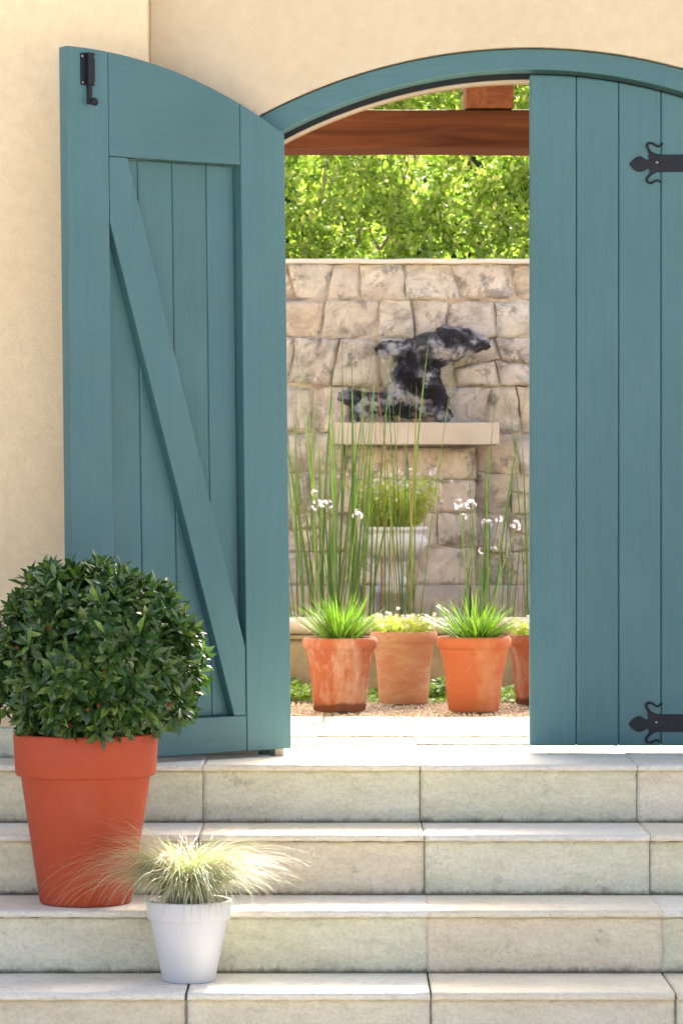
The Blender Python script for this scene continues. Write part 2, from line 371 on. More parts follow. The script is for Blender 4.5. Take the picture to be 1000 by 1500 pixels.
# ------------------------------------------------------------------ ground, terrace, steps, paving
def sheet(name, x0, x1, y0, y1, z, m): return pyd(name, [(x0, y0, z), (x1, y0, z), (x1, y1, z), (x0, y1, z)], [(0, 1, 2, 3)], m)
tag(sheet('ground', -300, 300, -300, 300, -.80, M_ground), 'pale ground sheet below the steps', kind='structure')
tag(box('terrace', -12, 12, -.30, 30, -.79, -.035, M_sand), 'raised courtyard ground behind the gate', kind='structure')
steps = bpy.data.objects.new('stone_steps', None); COL.objects.link(steps)
tag(steps, 'flight of rough sandstone steps leading up to the teal gate', kind='structure')
FY = [-.42, -.75, -1.08, -1.41, -1.74]; RH = .16; TH = .016; XJ = [-.383+.6*k for k in range(-5, 7)]
prof = []
for i, y in enumerate(FY): prof += [(y+.0245, -RH*i-TH-.004), (y+.0245, -RH*(i+1)-TH-.004)]
bm = bmesh.new(); pts = [(0.3, -.03), (.3, -.9), (prof[-1][0], -.9)] + prof[::-1][0:] + [(prof[0][0], -.03)]
a = [bm.verts.new((-3.35, y, z)) for y, z in pts]; b = [bm.verts.new((3.35, y, z)) for y, z in pts]
bm.faces.new(a); bm.faces.new(b[::-1])
for i in range(len(pts)): bm.faces.new((a[i], b[i], b[(i+1) % len(pts)], a[(i+1) % len(pts)]))
from_bm('mortar_bed', bm, M_mortar, steps)
RM = [{4: 0, 5: 3, 6: 0, 7: 2}, {4: 0, 5: 1, 6: 3, 7: 0}, {4: 3, 5: 0, 6: 1, 7: 0}, {4: 1, 5: 2, 6: 2, 7: 3}, {}]
TM = [{4: 0, 5: 1, 6: 0, 7: 0}, {4: 0, 5: 1, 6: 0, 7: 1}, {4: 0, 5: 0, 6: 1, 7: 0}, {4: 0, 5: 0, 6: 1, 7: 1}, {}]
for i, y in enumerate(FY):
    zt = -RH*i
    for k in range(len(XJ)-1):
        x0, x1 = XJ[k]+.004*(i % 2), XJ[k+1]+.003*(i % 3)
        sd0 = i*37+k*11
        jl, jr = random.uniform(.0008, .0022), random.uniform(.0008, .0022)
        def f1(p, s0=sd0, zt=zt, y=y):
            nn = noise.noise(Vector((p.x*9+s0, p.z*14, s0))); n2 = noise.noise(Vector((p.x*45+s0, p.z*45, 3)))
            if p.y < y+.03: p.y += -.0035*nn - .0012*n2
            p.z += .0016*noise.noise(Vector((p.x*30, s0, 0)))
            p.x += .0012*noise.noise(Vector((p.z*50, s0, 7)))
            return p
        zb = -RH*(i+1)+.0015
        gap = random.choice([.001, .0025, .004])
        gridbox('riser_slab', x0+jl, x1-jr, y+.018, y+.055, zb, zt-TH-gap, (44, 1, 12), f1, M_st[RM[i].get(k, (i*3+k*5) % 4)], steps)
        yb = .0 if i == 0 else FY[i-1]+.018
        if i == 0: yb = -.004
        def f2(p, s0=sd0, y=y, zt=zt):
            if p.y < y+.02:
                p.y += .004*noise.noise(Vector((p.x*11+s0, 0, s0))) + .0025*noise.noise(Vector((p.x*50, p.z*90, s0)))
                if p.z < zt-.008: p.y += .003*abs(noise.noise(Vector((p.x*25, 3, s0)))); p.z += .0022*noise.noise(Vector((p.x*30+s0, 9, 1)))
                else: p.z -= .0012+.0012*noise.noise(Vector((p.x*40, 1, s0)))
            else: p.z += .0006*noise.noise(Vector((p.x*8, p.y*8, s0)))
            return p
        gridbox('tread_slab', x0+jl*.7, x1-jr*.7, y, yb, zt-TH, zt, (60, 10, 2), f2, M_tr[TM[i].get(k, (i+k) % 2)], steps)

paving = bpy.data.objects.new('paving', None); COL.objects.link(paving)
tag(paving, 'sunlit pale stone paving inside the gate', kind='structure')
CY = [0, .31, .62, .92, 1.22, 1.53]
for j in range(5):
    x = -3.0 + [.0, .35, .18, .5, .1][j]
    while x < 3.2:
        L = random.choice([.55, .62, .7, .8]); s0 = random.random()*50
        if x < .2 < x+L: L = .2+[0, .02, -.015, .01, -.02][j]-x if .2-x > .25 else L
        ht = .0016*j+random.uniform(0, .004) if j else 0
        def f3(p, s0=s0, ht=ht):
            if p.z > -.01: p.z += ht+.0012*noise.noise(Vector((p.x*5+s0, p.y*5, s0)))
            return p
        gridbox('paving_slab', x+.004, x+L-.004, CY[j]+.004, CY[j+1]-.004, -.03, 0, (12, 6, 1), f3, random.choice(M_pave), paving)
        x += L

jt = sheet('paving_mortar', -3, 3.2, 0, 1.53, -.0035, M_mortar); tag(jt, 'pale joint filling between the paving slabs', kind='structure')
# gravel bed, nobody could count it
N = 24000
pos = np.stack([U(-1.2, 1.9, N), 1.53+1.45*rng.random(N)**1.2, np.full(N, -.018)], 1)
pos[:, 2] += rng.random(N)*.014
r_ = U(.003, .0068, N)
O8 = np.array([[1, 0, 0], [0, 1, 0], [-1, 0, 0], [0, -1, 0], [0, 0, 1], [0, 0, -1]], float)
rot = U(0, 6.28, N); c_, s_ = np.cos(rot), np.sin(rot)
sc = np.stack([r_*U(.8, 1.4, N), r_*U(.7, 1.1, N), r_*U(.5, .9, N)], 1)
V = O8[None]*sc[:, None, :]; V = np.stack([V[..., 0]*c_[:, None]-V[..., 1]*s_[:, None], V[..., 0]*s_[:, None]+V[..., 1]*c_[:, None], V[..., 2]], -1)+pos[:, None, :]
OF = np.array([[0, 1, 4], [1, 2, 4], [2, 3, 4], [3, 0, 4], [1, 0, 5], [2, 1, 5], [3, 2, 5], [0, 3, 5]])
tag(mesh_obj('gravel', npmesh('gravel', V.reshape(-1, 3), (OF[None]+(np.arange(N)*6)[:, None, None]).reshape(-1, 3)), M_gravel, smooth=True),
    'loose tan gravel strip under the terracotta pots', 'gravel', kind='stuff')
sb = sheet('sand_bed', -3, 3.5, 1.53, 3.0, -.020, M_sand); tag(sb, 'sandy bed beneath the gravel', kind='structure')

# ------------------------------------------------------------------ gate wall with arched opening
XC = (775-500)/S(0)                       # centre of the arch
XL, XR = (408-500)/S(0), XC*2-(408-500)/S(0)
def arc(cx, zt, Rr, x0, x1, n_): return [(x, zt-Rr+sqrt(Rr*Rr-(x-cx)**2)) for x in [x0+(x1-x0)*i/n_ for i in range(n_+1)]]
s0 = S(0); zt_in = H0+(750-104)/s0; zt_out = H0+(750-74)/s0; R_in = 768/s0; R_out = 835/s0; FW = .055
YW = -.05
def wall_outline(xl, xr, arcpts, x0, x1, ztop): return [(x0, -.03), (x0, ztop), (x1, ztop), (x1, -.03), (xr, -.03)] + arcpts[::-1] + [(xl, -.03)]
gw = thing('gate_wall', 'smooth cream rendered wall with the arched gateway cut through it', 'wall', (0, 0, 0))
ao = arc(XC, zt_out+.003, R_out, XL-FW-.002, XR+FW+.002, 48)
prism('wall_face', wall_outline(XL-FW-.002, XR+FW+.002, ao, -.55, 6, 2.5), YW, .075, M_wall, gw)
ai = arc(XC, zt_in-.0155, R_in, XL+.004, XR-.004, 48)
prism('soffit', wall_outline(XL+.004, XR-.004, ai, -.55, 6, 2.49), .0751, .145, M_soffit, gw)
prism('bounce_damper', wall_outline(XL+.004, XR-.004, ai, -.55, 6, 2.488), .1452, .18, M_rear, gw)  # unseen slab added to damp light bouncing onto the beam
sw = thing('side_wall', 'coarse yellow ochre rendered wall projecting left of the gate', 'wall', (0, 0, 0))
box('wall_face', -7, -.552, -.16, .20, .085, 2.52, M_side, sw, .004)
for k in range(9):
    x = -.575-.33*k
    def f4(p, s0=k*9.):
        if p.y < -.12: p.y += .006*noise.noise(Vector((p.x*14+s0, p.z*14, 2)))
        return p
    gridbox('plinth_stone', x-.325, x, -.175, .1, .0, .086, (16, 1, 6), f4, M_st[(k*3) % 4], sw)

fr = thing('arched_gateway', 'teal painted arched timber surround lining the gateway', 'gateway', (0, 0, 0))
o_ = arc(XC, zt_out, R_out, XL-FW, XR+FW, 48); i_ = arc(XC, zt_in, R_in, XL, XR, 48)
prism('arch_board', o_+i_[::-1], -.034, .068, M_tealh, fr, .003)
# inner stop, coloured black to put in the deep shadow under the arch
i2 = arc(XC, zt_in-.0, R_in, XL, XR, 48); i3 = arc(XC, zt_in-.016, R_in, XL+.010, XR-.010, 48)
prism('shadow_bead', i2+i3[::-1], .052, .0655, M_iron, fr)
for x0, x1 in ((XL-FW, XL), (XR, XR+FW)):
    z1 = arc(XC, zt_in, R_in, XL, XR, 48)[0][1]
    box('jamb', x0, x1, -.034, .068, .0, z1-.004, M_teal, fr, .003)

# ------------------------------------------------------------------ right leaf (closed)
rl = thing('gate_leaf', 'closed right gate leaf of teal vertical boards with two black strap hinges', 'gate', (XR, 0, 0))
ztl = H0+(750-109)/s0; Rl = 758/s0
xs = [775, 843.5, 905.5, 967.5, 1030, 1092, 1139]
for a_, b_ in zip(xs[:-1], xs[1:]):
    xa, xb = (a_-500)/s0+.0003, (b_-500)/s0-.0003
    top = arc(XC, ztl, Rl, xa, xb, 6)
    prism('board', [(xa, .022)] + top + [(xb, .022)], 0, .020, M_teal, rl, .0055)
xa, xb = (777-500)/s0, (1137-500)/s0
prism('backing_board', [(xa, .026)] + arc(XC, ztl-.004, Rl, xa, xb, 20) + [(xb, .026)], .0205, .040, M_teal, rl)
strap = [(1136, 226.5), (967, 226.5), (961, 225.5), (955, 222.5), (951, 221), (948.5, 228), (950, 233.5), (946, 234), (941, 231), (937, 228.2), (930, 231), (925, 235.5), (921, 240.5), (925, 246.5), (931, 251), (937, 252), (943, 250.5), (947.5, 247.5), (950, 247.5), (951, 252), (949.5, 259), (953, 257), (960, 253), (967, 251.8), (1136, 251.8)]
curl1 = [(951.5, 224), (949, 219), (946.8, 214.5), (947.8, 210.8), (951.5, 209.5), (956, 210.5), (960, 213.5), (964, 214.8), (967.5, 212.5), (970, 209.8)]
curl2 = [(952, 255), (948, 259.5), (946.3, 263), (948, 266.8), (952.5, 268), (957, 266), (961, 264), (964, 264.8), (967, 268)]
for dy, kk in ((0, 1), (820, -1)):
    st = thing('strap_hinge', '', '', (0, 0, 0)); del st['label']; del st['category']
    bpy.data.objects.remove(st)
    def q(p, dy=dy): v = P(p[0]-(1 if dy else 0), p[1]+dy, -.004); return v
    sp = [(q(p).x, q(p).z) for p in strap]
    h = prism('strap_hinge', sp, -.0055, -.0002, M_iron, rl, .0018)
    for cu in (curl1, curl2):
        pts_ = [Vector((q(p).x, -.0045, q(p).z)) for p in cu]
        # smooth the curl
        sm = []
        for i in range(len(pts_)-1):
            p0, p1, p2, p3 = pts_[max(i-1, 0)], pts_[i], pts_[i+1], pts_[min(i+2, len(pts_)-1)]
            for t in (0, .25, .5, .75):
                sm.append(.5*((2*p1)+(-p0+p2)*t+(2*p0-5*p1+4*p2-p3)*t*t+(-p0+3*p1-3*p2+p3)*t**3))
        sm.append(pts_[-1]); c = tube('scroll', sm, .0040, M_iron, h, 8, .0026)
    for sx in (961.5, 1060):
        v = q((sx, 238)); s = lathe('screw_head', [(0, .0022), (.0022, .002), (.0034, .0008), (.0038, -.001)], M_brass, h, 16)
        s.rotation_euler = (R(90), 0, 0); s.matrix_parent_inverse = parent_world(h).inverted(); s.location = (v.x, -.0058, v.z)

# ------------------------------------------------------------------ left leaf (swung open towards us)
LW, TK, PL = .726, .040, .007
TH_ = R(36.0); XP, YP = (418-500)/S(0)-.005, -.036; LEAN = 10/890.
ll = thing('gate_leaf', 'open left gate leaf in teal showing its diagonal brace and black bolt', 'gate', (XP, YP, 0), rot=(0, 0, 0))
ROT = Matrix.Rotation(pi+TH_, 4, 'Z')
ll.rotation_mode = 'XYZ'; ll.rotation_euler = (Matrix.Rotation(-math.atan(LEAN), 4, 'Y') @ ROT).to_euler()
def LX(px, py, t=TK):                   # photo pixel -> leaf local x, z on the plane at thickness t
    px = px + (1100-py)*LEAN
    c, s = cos(TH_), sin(TH_); X0 = XP + t*s; Y0 = YP - t*c + DG
    x = (FP*X0-(px-500)*Y0)/(FP*c-(px-500)*s)
    return x, H0-(py-750)*(Y0-x*s)/FP
ZTL, RL = 1.985, 1.42
def topz(x, dz=0): return ZTL-RL+sqrt(RL*RL-(LW-x)**2)+dz
def lp(name, pts, y0, y1, m, bv=.0025, parent=ll): return prism(name, pts, y0, y1, m, parent, bv, world=False)
def toparc(x0, x1, n_=14, dz=0): return [(x0+(x1-x0)*i/n_, topz(x0+(x1-x0)*i/n_, dz)) for i in range(n_+1)]
xsl, _ = LX(160, 200); xsr, _ = LX(353.5, 300)
ZR, ZB = 1.690, .122
e = .0007
lp('stile', [(xsl+e, .02)] + toparc(xsl+e, LW) + [(LW, .02)], 0, TK, M_teal)
lp('stile', [(0, .02)] + toparc(0, xsr-e) + [(xsr-e, .02)], 0, TK, M_teal)
lp('top_rail', [(xsr+e, ZR)] + toparc(xsr+e, xsl-e) + [(xsl-e, ZR)], 0, TK-.0008, M_tealh)
lp('bottom_rail', [(xsr+e, .02), (xsr+e, ZB), (xsl-e, ZB), (xsl-e, .02)], 0, TK-.0008, M_tealh)
gx = [xsr+.0015] + sorted([LX(p, 250, PL)[0] for p in (302.5, 252.5, 202)]) + [xsl-.0015]
for a_, b_ in zip(gx[:-1], gx[1:]):
    lp('board', [(a_+.0003, ZB+.001), (a_+.0003, ZR-.001), (b_-.0003, ZR-.001), (b_-.0003, ZB+.001)], -.006, PL, M_teal, .005)
lp('backing_board', [(xsr+.001, ZB+.001), (xsr+.001, ZR-.001), (xsl-.001, ZR-.001), (xsl-.001, ZB+.001)], -.010, -.0062, M_teal, 0)
xb1, _ = LX(188, 229); _, zb1 = LX(164, 322); xb2, zb2 = LX(368, 948); xb3, _ = LX(344, 1045)
lp('diagonal_brace', [(xsl-.0015, ZR-.001), (xsl-.0015, zb1), (xb3, ZB+.001), (xsr+.0015, ZB+.001), (xsr+.0015, zb2), (xb1, ZR-.001)], PL+.0002, TK-.0015, M_teal)
# bolt
bx0, bz0 = LX(139, 123); bx1, bz1 = LX(118, 73)
bp = lp('bolt_plate', [(bx0, bz0), (bx0, bz1), (bx1, bz1-.002), (bx1, bz0)], TK+.0002, TK+.004, M_iron, .0008)
mx = bx0*.55+bx1*.45
lp('bolt_housing', [(mx-.010, bz0+.002), (mx-.010, bz1-.001), (mx+.010, bz1-.001), (mx+.010, bz0+.002)], TK+.0035, TK+.019, M_iron, .003, bp)
lp('bolt_rod', [(mx-.0065, bz0-.052), (mx-.0065, bz0+.01), (mx+.0065, bz0+.01), (mx+.0065, bz0-.052)], TK+.002, TK+.012, M_iron, .002, bp)
kn = lathe('bolt_knob', [(.0, .026), (.008, .025), (.0115, .019), (.010, .012), (.004, .008), (.004, -.004)], M_iron, bp, 20)
kn.rotation_euler = (R(-90), 0, 0); kn.location = (mx-.002, TK+.012, bz0-.048)
for sx in (bx0-.003, bx1+.003):
    pass
for sx in (bx0+.004, bx1-.005):
    for sz in (bz0+.007, bz1-.011):
        s = lathe('screw_head', [(0, .0012), (.0022, .001), (.0032, -.001)], M_brass, bp, 14); s.rotation_euler = (R(-90), 0, 0); s.location = (sx, TK+.0043, sz)
box('bottom_pivot', .02, .05, .004, .03, .0, .022, M_mortar, ll, 0, world=False)

# ------------------------------------------------------------------ pergola timbers
pg = thing('pergola', 'reddish brown timber pergola beam crossing behind the arch', 'pergola', (0, .8, 0))
yb0 = .80; zb = P(500, 217, yb0).z; zt = P(500, 160, yb0).z
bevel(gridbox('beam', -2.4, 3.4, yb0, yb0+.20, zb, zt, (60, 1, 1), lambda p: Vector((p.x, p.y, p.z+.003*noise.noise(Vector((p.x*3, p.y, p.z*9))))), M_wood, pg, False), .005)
jx0, jx1 = P(682, 140, .77).x, P(752, 140, .77).x
for k in (-2, -1, 0, 1):
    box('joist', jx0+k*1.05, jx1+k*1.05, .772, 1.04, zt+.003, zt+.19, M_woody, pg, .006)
for x in (-2.2, 3.2): box('post', x-.07, x+.07, yb0+.03, yb0+.17, -.02, zb-.001, M_woody, pg, .006)

# ------------------------------------------------------------------ stone wall at the back
YS = 5.35; SS = S(YS)
swl = thing('dry_stone_wall', 'rough sandstone block wall at the back of the courtyard', 'wall', (0, YS, 0))
rows = [(387, 438), (438, 495), (495, 566), (566, 633), (633, 692), (692, 752), (752, 808), (808, 862), (862, 925), (925, 990)]
man = {0: [427, 484, 527, 592, 667, 749], 1: [414, 474, 552, 604, 653, 726], 2: [428, 491, 558, 618, 664, 729],
       3: [460, 512, 575, 640, 712, 760], 4: [418, 458, 505, 556, 695, 757], 5: [440, 498, 562, 630, 690, 748],
       6: [412, 470, 540, 600, 690, 745], 7: [450, 520, 585, 655, 735]}
def stone(c, s0, m, dy=0, flat=1.):
    nx, nz = 18, 14; v = []; f = []
    pl_ = [(random.uniform(0, .022), random.gauss(0, .22), random.gauss(0, .22), random.uniform(.15, .85), random.uniform(.15, .85)) for _ in range(6)] + [(.020, 0, 0, .5, .5)]
    (xa0, xa1, xb0, xb1, za0, za1, zb0, zb1) = c     # bottom-left x.. : xs at bottom / top, zs at left / right
    prd = random.uniform(.0, .03); tx, tz = random.uniform(-.03, .03), random.uniform(-.03, .03)
    for j in range(nz+1):
        for i in range(nx+1):
            u, w_ = i/nx, j/nz
            x = (xa0*(1-u)+xa1*u)*(1-w_)+(xb0*(1-u)+xb1*u)*w_
            z = (za0*(1-u)+za1*u)*(1-w_)+(zb0*(1-u)+zb1*u)*w_
            x += .006*noise.noise(Vector((z*16, s0, 1)))*(1 if 0 < i < nx else 1.6); z += .006*noise.noise(Vector((x*16, s0, 5)))*(1 if 0 < j < nz else 1.6)
            ed = min(u, 1-u, w_, 1-w_); fall = min(1, ed/.10)
            q = Vector((x*7+s0, z*7, s0))
            nn = noise.noise(q) + .5*abs(noise.noise(q*2.3)) - .45*abs(noise.noise(q*1.6+Vector((9, 2, 4)))) + .25*noise.noise(q*5)
            sz_ = .2; hh_ = min(a_+b_*(u-pu)*sz_+c_*(w_-pw)*sz_ for a_, b_, c_, pu, pw in pl_)
            y = YS + .006*(1-fall)**3 - prd*fall*.6 + dy - flat*max(hh_, .001+.25*hh_)*1.1 - .014*nn*(.3+.7*fall) + tx*(u-.5) + tz*(w_-.5) - .012
            v.append((x, y, z))
    for j in range(nz):
        for i in range(nx): a = j*(nx+1)+i; f.append((a, a+1, a+nx+2, a+nx+1))
    ring = [i for i in range(nx+1)] + [j*(nx+1)+nx for j in range(1, nz+1)] + [nz*(nx+1)+i for i in range(nx-1, -1, -1)] + [j*(nx+1) for j in range(nz-1, 0, -1)]
    b0 = len(v)
    for r in ring: v.append((v[r][0], YS+.12+dy, v[r][2]))
    for k in range(len(ring)): l = (k+1) % len(ring); f.append((ring[k], b0+k, b0+l, ring[l]))
    return pyd('stone', v, f, m, swl, False)
def wz(py): return H0-(py-750)/SS
for ri, (y0, y1) in enumerate(rows):
    ds = list(man.get(ri, [430+random.uniform(-20, 20), 500, 570, 640, 700]))
    x = ds[0]
    while x > -60: x -= random.uniform(48, 82); ds.insert(0, x)
    x = ds[-1]
    while x < 1260: x += random.uniform(48, 82); ds.append(x)
    jit = [(random.uniform(-7, 7), random.uniform(-5, 5), random.uniform(-5, 5)) for _ in ds]
    for k in range(len(ds)-1):
        g_ = .75
        xa0, xb0 = ds[k]+jit[k][0]+g_, ds[k]-jit[k][0]+g_; xa1, xb1 = ds[k+1]+jit[k+1][0]-g_, ds[k+1]-jit[k+1][0]-g_
        def edge(x, yb, r): return yb + (0 if r in (0,) else 7.0*noise.noise(Vector((x*.03, r*7.7, 0))))
        zt0, zt1 = edge(xb0, y0, ri), edge(xb1, y0, ri); zb0_, zb1_ = edge(xa0, y1, ri+1), edge(xa1, y1, ri+1)
        X = lambda p: (p-500)/SS
        args = dict()
        if random.random() < .10 and (y1-y0) > 50:      # split into two thin stones
            ym0 = (zt0+zb0_)/2+random.uniform(-8, 8); ym1 = (zt1+zb1_)/2+random.uniform(-8, 8)
            stone((X(xa0), X(xa1), X(xb0), X(xb1), wz(ym0-g_), wz(ym1-g_), wz(zt0+g_), wz(zt1+g_)), random.random()*90, M_rock)
            stone((X(xa0), X(xa1), X(xb0), X(xb1), wz(zb0_-g_), wz(zb1_-g_), wz(ym0+g_), wz(ym1+g_)), random.random()*90, M_rock)
        else:
            stone((X(xa0), X(xa1), X(xb0), X(xb1), wz(zb0_-g_), wz(zb1_-g_), wz(zt0+g_), wz(zt1+g_)), random.random()*90, M_rock)
for ri, (y0, y1) in enumerate([(656, 703), (703, 752), (752, 802), (802, 858)]):
    ds = [[520, 596, 697], [518, 628, 696], [521, 640, 699], [519, 600, 697]][ri]
    for xa, xb in zip(ds[:-1], ds[1:]):
        j1, j2 = random.uniform(-5, 5), random.uniform(-3, 3); X = lambda p: (p-500)/S(YS-.13)
        zz = lambda p: H0-(p-750)/S(YS-.13)
        stone((X(xa+.8), X(xb-.8), X(xa+.8), X(xb-.8), zz(y1-.8+(j2 if ri < 3 else 0)), zz(y1-.8), zz(y0+.8), zz(y0+.8)), random.random()*90, M_rock, -.13, .55)
box('pier_core', (524-500)/S(YS-.13), (692-500)/S(YS-.13), YS-.118, YS+.02, .37, H0-(656-750)/S(YS-.13)-.002, M_joint, swl)
box('wall_core', -1.75, 2.35, YS+.010, YS+.42, -.02, wz(388), M_joint, swl)
gridbox('coping', -1.8, 2.4, YS-.035, YS+.45, wz(387)+.002, wz(380), (80, 3, 1), lambda p: Vector((p.x, p.y+.008*noise.noise(Vector((p.x*6, 1, 1))), p.z+.003*noise.noise(Vector((p.x*9, 4, p.y))))), M_cop, swl)

bank = gridbox('bank', -8, 9, YS+.46, YS+8, -.02, 1.55, (30, 8, 2), lambda p: Vector((p.x, p.y, p.z+(.08*noise.noise(p) if p.z > 1 else 0))), M_soil)
tag(bank, 'raised earth bank carrying the hedge behind the stone wall', kind='structure')

# ------------------------------------------------------------------ hedge above the wall
hd_ = thing('hedge', 'sunlit yellow green leafy hedge growing above the stone wall', 'hedge', (0, YS+.7, 1.5))
NS = 9000
hx = U(-2.4, 3.1, NS); hz = 1.82 + 1.35*rng.random(NS)
dep = rng.random(NS)**1.3
bul = np.array([.16*noise.noise(Vector((a*2.4, b*2.4, 3.3))) + .08*noise.noise(Vector((a*6, b*6, 1))) for a, b in zip(hx, hz)])
hy = YS+.42 + .42*dep - bul*1.3 + np.maximum(0, .10-(hz-1.84))*-.6
hole = np.array([noise.noise(Vector((a*3.5+7, b*3.5, 9.1))) for a, b in zip(hx, hz)])
hy += np.where(hole > .25, .35, 0)
tipd = norm(np.stack([rng.normal(0, .45, NS), -.55+rng.normal(0, .3, NS), .45+rng.normal(0, .4, NS)], 1))
pos_, dd, uu, LL, WW = [], [], [], [], []
for k in range(8):
    a_ = k*2.4+U(0, 1, NS); o1 = norm(np.cross(tipd, np.array([[.3, .2, 1.]]))); o2 = np.cross(tipd, o1)
    rad = o1*np.cos(a_)[:, None]+o2*np.sin(a_)[:, None]
    pos_.append(np.stack([hx, hy, hz], 1)+tipd*(-.07+.014*k)); dd.append(tipd*(.35+.08*k)+rad*.9+np.array([[0, 0, -.15]])); uu.append(tipd+rad*-.2)
    l_ = U(.036, .058, NS); LL.append(l_); WW.append(l_*U(.42, .55, NS))
o = leaves('foliage', np.concatenate(pos_), np.concatenate(dd), np.concatenate(uu), np.concatenate(LL), np.concatenate(WW), M_hedge, hd_)
o['kind'] = 'stuff'
for k in range(46):
    x = random.uniform(-1.8, 2.5); z = random.uniform(1.75, 2.7); y = YS+.5+random.uniform(0, .25)
    pts_ = [Vector((x, y, z))]
    dv = Vector((random.uniform(-.6, .6), random.uniform(-.25, .05), 1)).normalized()
    for q in range(7): dv = (dv+Vector((random.uniform(-.3, .3), random.uniform(-.12, .12), random.uniform(-.1, .2)))).normalized(); pts_.append(pts_[-1]+dv*.06)
    tube('branch', pts_, .007, M_twigp, hd_, 6, .003)

# dark leafy backdrop, added so hedge gaps read dark instead of sky
nw_ = 26000
wx, wzz = U(-9, 11, nw_), 7.2*rng.random(nw_)-.2
wy = 15+1.6*rng.random(nw_)-np.array([1.1*noise.noise(Vector((a*.8, b*.8, 2))) for a, b in zip(wx, wzz)])
wd = rng.normal(0, 1, (nw_, 3)); wd[:, 1] -= .6
far = leaves('hedge_backdrop', np.stack([wx, wy, wzz*(.85+.15*np.sin(wx))], 1), wd, rng.normal(0, 1, (nw_, 3))+np.array([0, -.8, .5]), U(.20, .38, nw_), U(.12, .2, nw_), M_backdrop)
tag(far, 'added dark leafy backdrop that keeps the hedge gaps dark', 'backdrop', kind='stuff')
hill = gridbox('backdrop_hill', -16, 18, 17.2, 30, -.6, 6.0, (30, 10, 8), lambda p: p+Vector((0, .5*noise.noise(p*.5), .8*noise.noise(p*.3))), M_soil)  # added dark block shutting out sky behind the hedge
tag(hill, 'added dark mass behind the leafy backdrop, shutting out the sky', kind='structure')

# ------------------------------------------------------------------ ledge, shelf, sculpture, urn, pond
led = thing('stone_ledge', 'long grey stone ledge along the foot of the block wall', 'ledge', (0, 4.95, 0))
x = -1.8
while x < 2.5:
    L = random.uniform(.45, .7)
    gridbox('ledge_stone', x+.003, x+L-.003, 4.92, YS+.01, .0, H0-(859-750)/S(4.92), (14, 3, 4), lambda p: Vector((p.x, p.y+.008*noise.noise(p*9), p.z+.004*noise.noise(p*7))), M_kerb, led)
    x += L
YSH = 5.02
zs1 = P(0, 619, YSH).z; zs0 = P(0, 651, YSH).z; xs0, xs1 = P(482, 0, YSH).x, P(731, 0, YSH).x
sh = thing('wall_shelf', 'pale cast stone shelf jutting from the block wall', 'shelf', (0, YSH, zs1))
bevel(gridbox('shelf_slab', xs0, xs1, YSH, YS+.06, zs0, zs1, (20, 3, 2), lambda p: p+Vector((0, .003*noise.noise(p*8), .002*noise.noise(p*10))), M_shelf, sh, False), .004)
for bx_ in (): prism('corbel', [(bx_-.05, zs0-.001), (bx_+.05, zs0-.001), (bx_+.04, zs0-.09), (bx_-.04, zs0-.09)], YSH+.12, YS+.06, M_shelf, sh, .008)

# sculpture: lumpy bronze mass fused from ellipsoids
def blob(cs, voxel, m, name):
    bm = bmesh.new()
    for (c, r, rot_) in cs:
        mt = Matrix.Translation(c) @ Matrix.Rotation(rot_, 4, 'Y') @ Matrix.Diagonal((*r, 1))
        bmesh.ops.create_icosphere(bm, subdivisions=3, radius=1, matrix=mt)
    me = bpy.data.meshes.new('tmp'); bm.to_mesh(me); bm.free()
    ob = bpy.data.objects.new('tmp', me); COL.objects.link(ob)
    r = ob.modifiers.new('r', 'REMESH'); r.mode = 'VOXEL'; r.voxel_size = voxel
    s = ob.modifiers.new('s', 'SMOOTH'); s.iterations = 2
    dg = bpy.context.evaluated_depsgraph_get(); dg.update()
    out = bpy.data.meshes.new_from_object(ob.evaluated_get(dg)); bpy.data.objects.remove(ob)
    out.name = name
    n_ = len(out.vertices); co = np.empty(n_*3, np.float32); out.vertices.foreach_get('co', co); co = co.reshape(-1, 3)
    no = np.empty(n_*3, np.float32); out.vertices.foreach_get('normal', no); no = no.reshape(-1, 3)
    for i in range(n_):
        p = Vector(co[i]); d = .018*noise.noise(p*13) + .020*abs(noise.noise(p*24)) - .014*abs(noise.noise(Vector((p.x*18, p.y*18, p.z*50))))
        co[i] += no[i]*d
    out.vertices.foreach_set('co', co.ravel()); out.update()
    return out
YF = 5.20; sf = S(YF)
def E(px, py, rx, rz, deg=0, ry=None, dy=0):
    p = P(px, py, YF); k_ = 1.18; return (Vector((p.x, YF+dy, p.z)), (rx*k_/sf, (ry or min(rx, rz))*k_/sf, rz*k_/sf), R(deg))
parts = [E(520, 583, 22, 10, 10), E(505, 579, 10, 7, -20), E(545, 590, 26, 15, 12), E(580, 592, 30, 16, 5), E(618, 594, 26, 15, 18), E(644, 602, 18, 12, 30), E(530, 600, 14, 14),
         E(600, 560, 20, 26, 10, 22), E(605, 530, 22, 24, 0, 24), E(628, 560, 10, 26, 18, 14, -.05), E(640, 580, 9, 20, -5, 12, -.07), E(643, 595, 10, 14, 0, 12, -.08),
         E(598, 512, 32, 11, -8, 16), E(570, 515, 16, 8, 5, 10), E(622, 505, 30, 15, -12, 24), E(650, 500, 34, 15, -18, 28), E(665, 490, 26, 11, 8, 22), E(688, 501, 22, 9, 22, 16), E(706, 504, 11, 8, 20, 12), E(640, 520, 24, 14, -25, 24), E(672, 502, 30, 13, 5, 22), E(662, 516, 24, 10, -10, 20), E(700, 500, 16, 9, 10, 14), E(575, 508, 24, 8, -10, 12), E(648, 506, 36, 19, -8, 30), E(600, 545, 22, 24, 15, 26), E(588, 575, 18, 16, 0, 22)]
sme = blob(parts, .009, M_bronze, 'sculpture')
